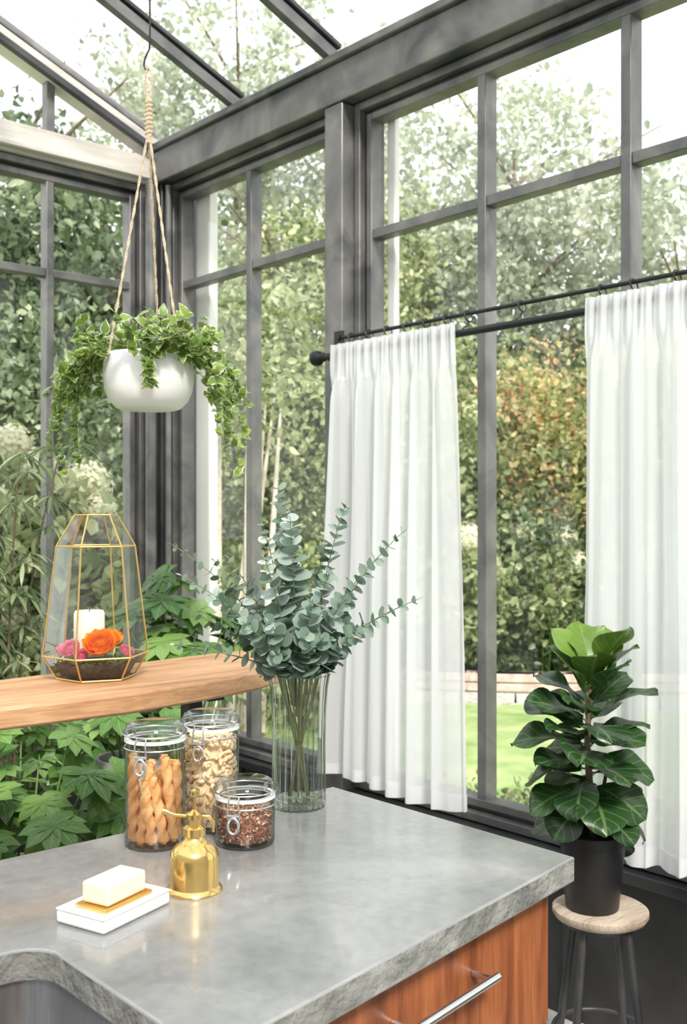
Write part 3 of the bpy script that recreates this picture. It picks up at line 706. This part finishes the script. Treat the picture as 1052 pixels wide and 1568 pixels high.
# ------------------------------------------------------------------ indoor leafy plants
def palm_leaf(mb,p,axis,nrm,R,mat,tint,r,lobes=8):
    axis=V(axis).normalized(); nrm=V(nrm); nrm=(nrm-axis*nrm.dot(axis)).normalized(); side=axis.cross(nrm)
    for k in range(lobes):
        a=math.radians(-130+260*k/(lobes-1)); d=axis*math.cos(a)+side*math.sin(a)
        mb.leaf(p,d,nrm,R*(1-.28*abs(a)/2.3),R*.20,p_lobe,mat,bend=r.uniform(.2,.5),fold=.12,n=7,tint=min(1,max(0,tint+r.uniform(-.06,.06))))
def leafy(name,x,y,potr,poth,potmat,n,zr,spread,R,seed,mat='fatsia',face=.35):
    e=empty(name,(x,y,0)); r=random.Random(seed)
    p=MB(); p.lathe([(.001,0),(potr*.8,0),(potr*.84,.01),(potr,poth-.02),(potr,poth),(potr*.9,poth),(potr*.88,poth-.03),(.001,poth-.035)],40,potmat)
    p.lathe([(.001,poth-.028),(potr*.88,poth-.03)],20,'soil'); p.build('pot',parent=e,sharp=50)
    m=MB()
    for i in range(n):
        a=r.random()*6.283; q=spread*math.sqrt(r.random()); z=zr[0]+(zr[1]-zr[0])*(1-.5*(q/spread)**2)*r.uniform(.35,1)
        tp=V((q*math.cos(a),q*math.sin(a),z)); b0=V((potr*.3*math.cos(a),potr*.3*math.sin(a),poth-.03)); md=b0.lerp(tp,.5)+V((0,0,.08))
        m.tube([b0,b0.lerp(md,.6),md,tp],[.004,.004,.003,.002],5,'stemg')
        o_=V((math.cos(a),math.sin(a),0)); ax=o_+V((r.gauss(0,.3),r.gauss(0,.3),-.3)); nr=V((0,0,1))+o_*.45-F_*face+V((r.gauss(0,.25),r.gauss(0,.25),0))
        palm_leaf(m,tp,ax,nr,R*r.uniform(.7,1.15),mat,r.random()*.8+.15,r)
    m.build('foliage',parent=e,sharp=180)
leafy('potted_fatsia',1.20,2.66,.14,.30,'blackplastic',105,(.34,1.0),.36,.115,1,face=.5)
leafy('potted_fatsia',1.62,3.50,.14,.36,'blackplastic',46,(.45,1.0),.34,.12,2)
leafy('potted_fatsia',.85,3.3,.16,.4,'blackplastic',50,(.5,1.1),.36,.12,4)
leafy('potted_philodendron',2.05,3.18,.14,.50,'planterconc',44,(.78,1.28),.28,.13,5)
leafy('potted_fatsia',1.58,2.72,.10,.76,'planterconc',18,(.80,1.0),.16,.09,6)
e=empty('potted_lily_turf',(.92,2.36,0)); r=random.Random(8); p=MB()
p.lathe([(.001,0),(.10,0),(.12,.30),(.11,.30),(.10,.27),(.001,.27)],32,'planterconc'); p.build('pot',parent=e,sharp=50)
m=MB()
for i in range(150):
    a=r.random()*6.28; o_=V((math.cos(a),math.sin(a),0)); m.leaf(o_*.03+V((0,0,.27)),o_*r.uniform(.2,.8)+U_,U_-o_,r.uniform(.28,.46),.009,p_lin,'fatsia',bend=r.uniform(.5,1.5),fold=.1,n=8,tint=r.random())
m.build('foliage',parent=e,sharp=180)
e=empty('potted_false_aralia',(1.36,3.12,0)); p=MB()
p.lathe([(.001,0),(.12,0),(.15,.38),(.14,.38),(.13,.35),(.001,.35)],32,'planterconc'); p.build('pot',parent=e,sharp=50)
m=MB(); r=random.Random(12)
for i in range(12):
    a=r.random()*6.28; q=r.uniform(.05,.26); h=r.uniform(1.15,1.80)
    b0=V((.03*math.cos(a),.03*math.sin(a),.34)); tp=V((q*math.cos(a)-.06,q*math.sin(a)+.0,h)); c1=b0+V((0,0,(h-.3)*.6))
    pts=[b0*(1-t)**2+c1*2*t*(1-t)+tp*t*t for t in np.linspace(0,1,14)]
    m.tube(pts,[.006-.0003*k for k in range(14)],6,'trunk')
    for k in range(5,14):
        for w in range(2 if k%2 else 1):
            p=pts[k]; aa=r.random()*6.28; o_=V((math.cos(aa),math.sin(aa),.5)).normalized(); q2=p+o_*r.uniform(.04,.09); m.tube([p,q2],.0015,5,'stemg')
            for j in range(9):
                an=j*2*math.pi/9; d=V((math.cos(an),math.sin(an),r.uniform(-.5,.1))); m.leaf(q2,d,U_,r.uniform(.07,.12),.0065,p_lin,'olive',bend=r.uniform(.3,1),fold=.15,n=5,tint=r.random())
m.build('foliage',parent=e,sharp=180)

# ------------------------------------------------------------------ garden
def polar(deg,D): a=math.radians(deg); return D*math.sin(a),D*math.cos(a)
def cloud(name,blobs,size,mat,seed,cl=.2,per=45,aspect=.32,parent=None):
    g=np.random.default_rng(seed); P=[];T=[]
    for (x,y,z,rx,ry,rz_,n) in blobs:
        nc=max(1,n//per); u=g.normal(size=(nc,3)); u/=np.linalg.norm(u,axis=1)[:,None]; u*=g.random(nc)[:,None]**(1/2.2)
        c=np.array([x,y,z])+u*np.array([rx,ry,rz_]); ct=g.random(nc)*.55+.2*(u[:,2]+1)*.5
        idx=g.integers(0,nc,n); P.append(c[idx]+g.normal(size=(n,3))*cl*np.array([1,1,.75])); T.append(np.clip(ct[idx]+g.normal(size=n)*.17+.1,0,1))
    P=np.concatenate(P);T=np.concatenate(T); k=P[:,2]>-.05; P=P[k];T=T[k]; n=len(P)
    d=g.normal(size=(n,3)); d[:,2]-=.3; d/=np.linalg.norm(d,axis=1)[:,None]; q=g.normal(size=(n,3)); s=np.cross(d,q); s/=np.linalg.norm(s,axis=1)[:,None]
    nr=np.cross(d,s); L=(size*g.uniform(.6,1.3,n))[:,None]
    v=np.empty((n,6,3)); v[:,0]=P; v[:,1]=P+d*L*.3+s*L*aspect+nr*L*.1; v[:,2]=P+d*L*.7+s*L*aspect*.75+nr*L*.05; v[:,3]=P+d*L-nr*L*.1; v[:,4]=P+d*L*.7-s*L*aspect*.75+nr*L*.05; v[:,5]=P+d*L*.3-s*L*aspect+nr*L*.1
    me=bpy.data.meshes.new(name); me.vertices.add(n*6); me.vertices.foreach_set('co',v.astype(np.float32).ravel())
    b=(np.arange(n)*6)[:,None]; q=np.concatenate([b+np.array([0,1,2,3]),b+np.array([0,3,4,5])],axis=1).reshape(-1)
    me.loops.add(n*8); me.loops.foreach_set('vertex_index',q.astype(np.int32)); me.polygons.add(n*2); me.polygons.foreach_set('loop_start',(np.arange(n*2)*4).astype(np.int32))
    at=me.attributes.new('luv','FLOAT_VECTOR','POINT'); A=np.zeros((n*6,3),np.float32); A[:,2]=np.repeat(T,6); at.data.foreach_set('vector',A.ravel())
    me.materials.append(M[mat]); me.update(calc_edges=True); me.validate()
    o=bpy.data.objects.new(name,me); S.collection.objects.link(o)
    if parent: o.parent=parent
    return o
def B(deg,D,z,r,rz_,n,rd=None): x,y=polar(deg,D); return (x,y,z,r,rd or r,rz_,n)
mb=MB(); mb.add([(-40,-40,-.12),(60,-40,-.12),(60,60,-.12),(-40,60,-.12)],[(0,1,2,3)],'grass'); mb.build('lawn')
mb=MB(); mb.box(2.75,4.4,-6,9,-.118,-.09,'gravel'); mb.box(-6,2.75,4.3,5.0,-.118,-.09,'gravel')
# strip of path across the lawn
for i in range(14):
    x,y=polar(45+i*1.5,9.15); x2,y2=polar(46.6+i*1.5,9.15); mb.beam((x,y,-.112),(x2,y2,-.112),.5,.02,'gravel')
mb.build('gravel_path')
mb=MB(); r=random.Random(4)
for row in range(2):
    for i in range(60):
        t=i/60+row*.008; x,y=polar(44+t*20,9.75-.2*math.sin(t*5)); 
        dx,dy=polar(44+t*20+90,1); mb.beam((x-dx*.1,y-dy*.1,-.07+row*.085),(x+dx*.05,y+dy*.05,-.07+row*.085),.16,.075,'brick')
mb.build('brick_garden_edging',bevel=.006)
def tree(name,deg,D,h,blobs,size,mat,seed,cl=.25,tr=.09,per=45):
    e=empty(name); x,y=polar(deg,D); r=random.Random(seed); m=MB()
    m.tube([(x,y,-.1),(x+.05,y,h*.3),(x-.05,y+.05,h*.6),(x,y,h)],[tr,tr*.8,tr*.5,tr*.15],10,'trunk')
    for i in range(22):
        a=r.random()*6.28; z=h*r.uniform(.3,.95); L=r.uniform(.7,1.8); m.tube([(x,y,z),(x+L*.5*math.cos(a),y+L*.5*math.sin(a),z+L*.35),(x+L*math.cos(a),y+L*math.sin(a),z+L*.6)],[tr*.35,tr*.2,.008],6,'trunk')
    m.build('trunk',parent=e); cloud('canopy',blobs,size,mat,seed,cl,per,parent=e)
tree('garden_tree',36,14.5,8.0,[B(36,14.5,6.9,2.0,2.2,4200),B(31,14.5,6.0,1.7,2.0,3200),B(41,14.5,6.3,1.9,2.2,4200),B(45,14.5,5.9,1.5,1.9,3000)],.11,'g_haze',31,.20,per=70)
tree('garden_tree',51,13,6.0,[B(50.5,13,5.2,1.7,1.5,5200),B(46,13,4.2,1.4,1.8,4500),B(55,13,4.2,1.4,1.6,4600),B(50,13,3.6,1.6,1.0,3500)],.10,'g_haze',32,.19,per=70)
tree('garden_tree',60,12,4.4,[B(59,12,4.0,1.2,1.4,3600),B(62,12,3.2,1.4,1.4,3800)],.10,'g_haze',33,.19,per=70)
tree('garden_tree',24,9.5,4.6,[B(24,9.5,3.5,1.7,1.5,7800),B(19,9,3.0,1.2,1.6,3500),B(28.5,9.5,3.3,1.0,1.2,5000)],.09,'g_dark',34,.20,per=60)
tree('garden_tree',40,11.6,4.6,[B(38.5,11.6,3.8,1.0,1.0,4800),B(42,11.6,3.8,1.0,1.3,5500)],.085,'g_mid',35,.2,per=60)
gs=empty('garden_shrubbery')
cloud('tall_hedge',[B(d,16.5,1.4,1.9,2.9,8500) for d in range(14,76,6)],.14,'g_haze',41,.30,per=70,parent=gs)
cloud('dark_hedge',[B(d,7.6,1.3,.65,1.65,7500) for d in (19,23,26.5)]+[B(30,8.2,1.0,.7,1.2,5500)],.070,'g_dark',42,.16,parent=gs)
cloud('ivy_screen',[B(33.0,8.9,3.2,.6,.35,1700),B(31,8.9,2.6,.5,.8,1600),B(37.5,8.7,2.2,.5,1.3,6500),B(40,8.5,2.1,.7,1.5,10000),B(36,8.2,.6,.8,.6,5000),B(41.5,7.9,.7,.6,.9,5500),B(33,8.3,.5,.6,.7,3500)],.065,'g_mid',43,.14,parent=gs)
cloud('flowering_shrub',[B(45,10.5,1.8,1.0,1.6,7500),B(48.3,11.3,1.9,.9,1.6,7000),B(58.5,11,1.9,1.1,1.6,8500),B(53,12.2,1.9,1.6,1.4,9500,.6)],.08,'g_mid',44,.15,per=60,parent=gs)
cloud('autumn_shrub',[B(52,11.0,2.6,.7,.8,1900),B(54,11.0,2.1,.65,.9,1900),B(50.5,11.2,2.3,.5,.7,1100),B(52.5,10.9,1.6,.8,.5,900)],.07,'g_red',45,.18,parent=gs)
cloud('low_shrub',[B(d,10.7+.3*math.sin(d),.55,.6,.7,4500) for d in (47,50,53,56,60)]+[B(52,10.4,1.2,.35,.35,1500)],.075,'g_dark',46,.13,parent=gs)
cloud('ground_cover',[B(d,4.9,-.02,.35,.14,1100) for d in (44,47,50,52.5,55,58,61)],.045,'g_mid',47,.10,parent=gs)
def hydrangea(name,items,seed,br):
    e=empty(name); g=random.Random(seed); m=MB(); bl=[]
    for (x,y,z,s_) in items:
        m.tube([(x+g.uniform(-.1,.1),y+g.uniform(-.1,.1),-.1),(x,y,z)],.008,5,'stemg')
        rr=br*s_*.8
        m.lathe([(rr*math.cos(q)+.0005,rr*math.sin(q)) for q in np.linspace(-1.57,1.57,8)],12,'petal_w',c=(x,y,z),tint=.1)
        for i in range(200):
            u=V((g.gauss(0,1),g.gauss(0,1),g.gauss(0,1))).normalized(); p=V((x,y,z))+u*br*s_*g.uniform(.85,1.05)
            a=u.cross(V((g.gauss(0,1),g.gauss(0,1),1))).normalized(); t=g.random()
            for k in range(2):
                d=(a if k==0 else -a); m.leaf(p,d+u*.2,u,br*.22,br*.10,p_round,'petal_w',n=2,tint=t)
        bl.append((x,y,z-.36,.27,.27,.33,650))
    m.build('blooms',parent=e,sharp=180); cloud('leaves',bl,.09,'g_mid',seed,.10,30,parent=e)
def H(deg,D,z,s_=1): x,y=polar(deg,D); return (x,y,z,s_)
hydrangea('hydrangea_bush',[H(24.0,5.75,1.83,.9),H(25.3,5.7,1.72,.8),H(27.9,5.8,1.64,1.0),H(28.5,5.75,1.50,.7),H(23.4,5.7,1.56,.8),H(30.8,5.9,1.45,.6),H(31.0,5.9,1.28,.6),H(25,5.8,1.18,.9),H(24,5.7,.95,.9)],51,.14)
hydrangea('hydrangea_bush',[H(48.4,9.9,1.25,1.1),H(49.4,9.95,1.0,1.1),H(48.0,9.9,.85,1.0),H(51.5,10.3,1.28,.9),H(52.6,10.3,1.12,1.0),H(53.6,10.3,1.25,.9),H(54.3,10.3,1.0,1.0),H(53.2,10.25,.85,.9),H(51.9,10.3,.95,.9)],52,.15)
e=empty('clapboard_shed'); m=MB(); 
c=V((*polar(34.5,10.2),0)); ax=V((math.cos(math.radians(38)),-math.sin(math.radians(38)),0))
fw=V((-ax.y,ax.x,0))
for k in range(26):
    z=-.1+k*.13; p0=c-ax*1.5+U_*(z+.065); p1=c+ax*1.0+U_*(z+.065)
    vs=[p0-U_*.065-fw*.03,p1-U_*.065-fw*.03,p1+U_*.075-fw*.005,p0+U_*.075-fw*.005,p0-U_*.065,p1-U_*.065]
    m.add(vs,[(0,1,2,3),(4,5,1,0)],'siding')
m.beam(c-ax*1.55+fw*.35+U_*3.30,c+ax*1.05+fw*.35+U_*3.30,.8,.06,'steel_dark')
for s_ in(-1.5,1): m.beam(c+ax*s_-fw*.02+U_*-.1,c+ax*s_-fw*.02+U_*3.27,.09,.09,'white_jamb',up=(1,0,0))
m.beam(c-ax*1.5+fw*.7+U_*1.6,c+ax*1.0+fw*.7+U_*1.6,.05,3.3,'siding')
m.build('siding',parent=e,smooth=False)
m=MB(); g=random.Random(61)
for i in range(9):
    x,y=polar(g.uniform(33.5,37.5),g.uniform(6.3,6.8)); dx=g.uniform(-.5,.5); dy=g.uniform(-.2,.2)
    m.tube([(x,y,-.1),(x+dx*.2,y+dy*.3,.6),(x+dx*.6,y+dy*.6,1.4),(x+dx,y+dy,2.3)],[.03,.025,.018,.006],8,'birch')
e=empty('multistem_birch'); m.build('stems',parent=e); x,y=polar(35.5,6.5)
cloud('leaves',[(x,y,2.4,.6,.5,.6,1300),(x,y,.5,.5,.4,.4,900)],.06,'g_mid',62,.12,parent=e)

# ------------------------------------------------------------------ light, world, camera
w=bpy.data.worlds.new('sky'); S.world=w; w.use_nodes=True; nt=w.node_tree; nt.nodes.clear()
tc=nt.nodes.new('ShaderNodeTexCoord'); sp_=nt.nodes.new('ShaderNodeSeparateXYZ'); nt.links.new(tc.outputs['Generated'],sp_.inputs[0])
cr=ramp(nt,[(0,(1,.985,.97)),(.35,(.97,.98,1.0)),(1,(.88,.94,1.0))]); nt.links.new(sp_.outputs['Z'],cr.inputs[0])
bg=nt.nodes.new('ShaderNodeBackground'); bg.inputs[1].default_value=1.6; nt.links.new(cr.outputs[0],bg.inputs[0])
wo=nt.nodes.new('ShaderNodeOutputWorld'); nt.links.new(bg.outputs[0],wo.inputs[0])
sd=bpy.data.lights.new('sun','SUN'); sd.energy=4.4; sd.angle=math.radians(12); sd.color=(1,.94,.86)
so=bpy.data.objects.new('sun',sd); S.collection.objects.link(so); so.location=(0,0,6)
dv=V((.34,.70,-.80)).normalized(); so.rotation_euler=dv.to_track_quat('-Z','Y').to_euler()

cd=bpy.data.cameras.new('camera'); co=bpy.data.objects.new('camera',cd); S.collection.objects.link(co); S.camera=co
co.location=(0,0,1.47); co.rotation_euler=(math.pi/2,0,-YAW)
cd.sensor_fit='HORIZONTAL'; cd.sensor_width=24; cd.lens=36.5; cd.shift_y=6/1052
cd.clip_start=.05; cd.dof.use_dof=True; cd.dof.focus_distance=1.9; cd.dof.aperture_fstop=7
S.view_settings.view_transform='Standard'; S.view_settings.look='None'; S.view_settings.exposure=.28; S.view_settings.gamma=1
try: S.cycles.transparent_max_bounces=24
except Exception: pass
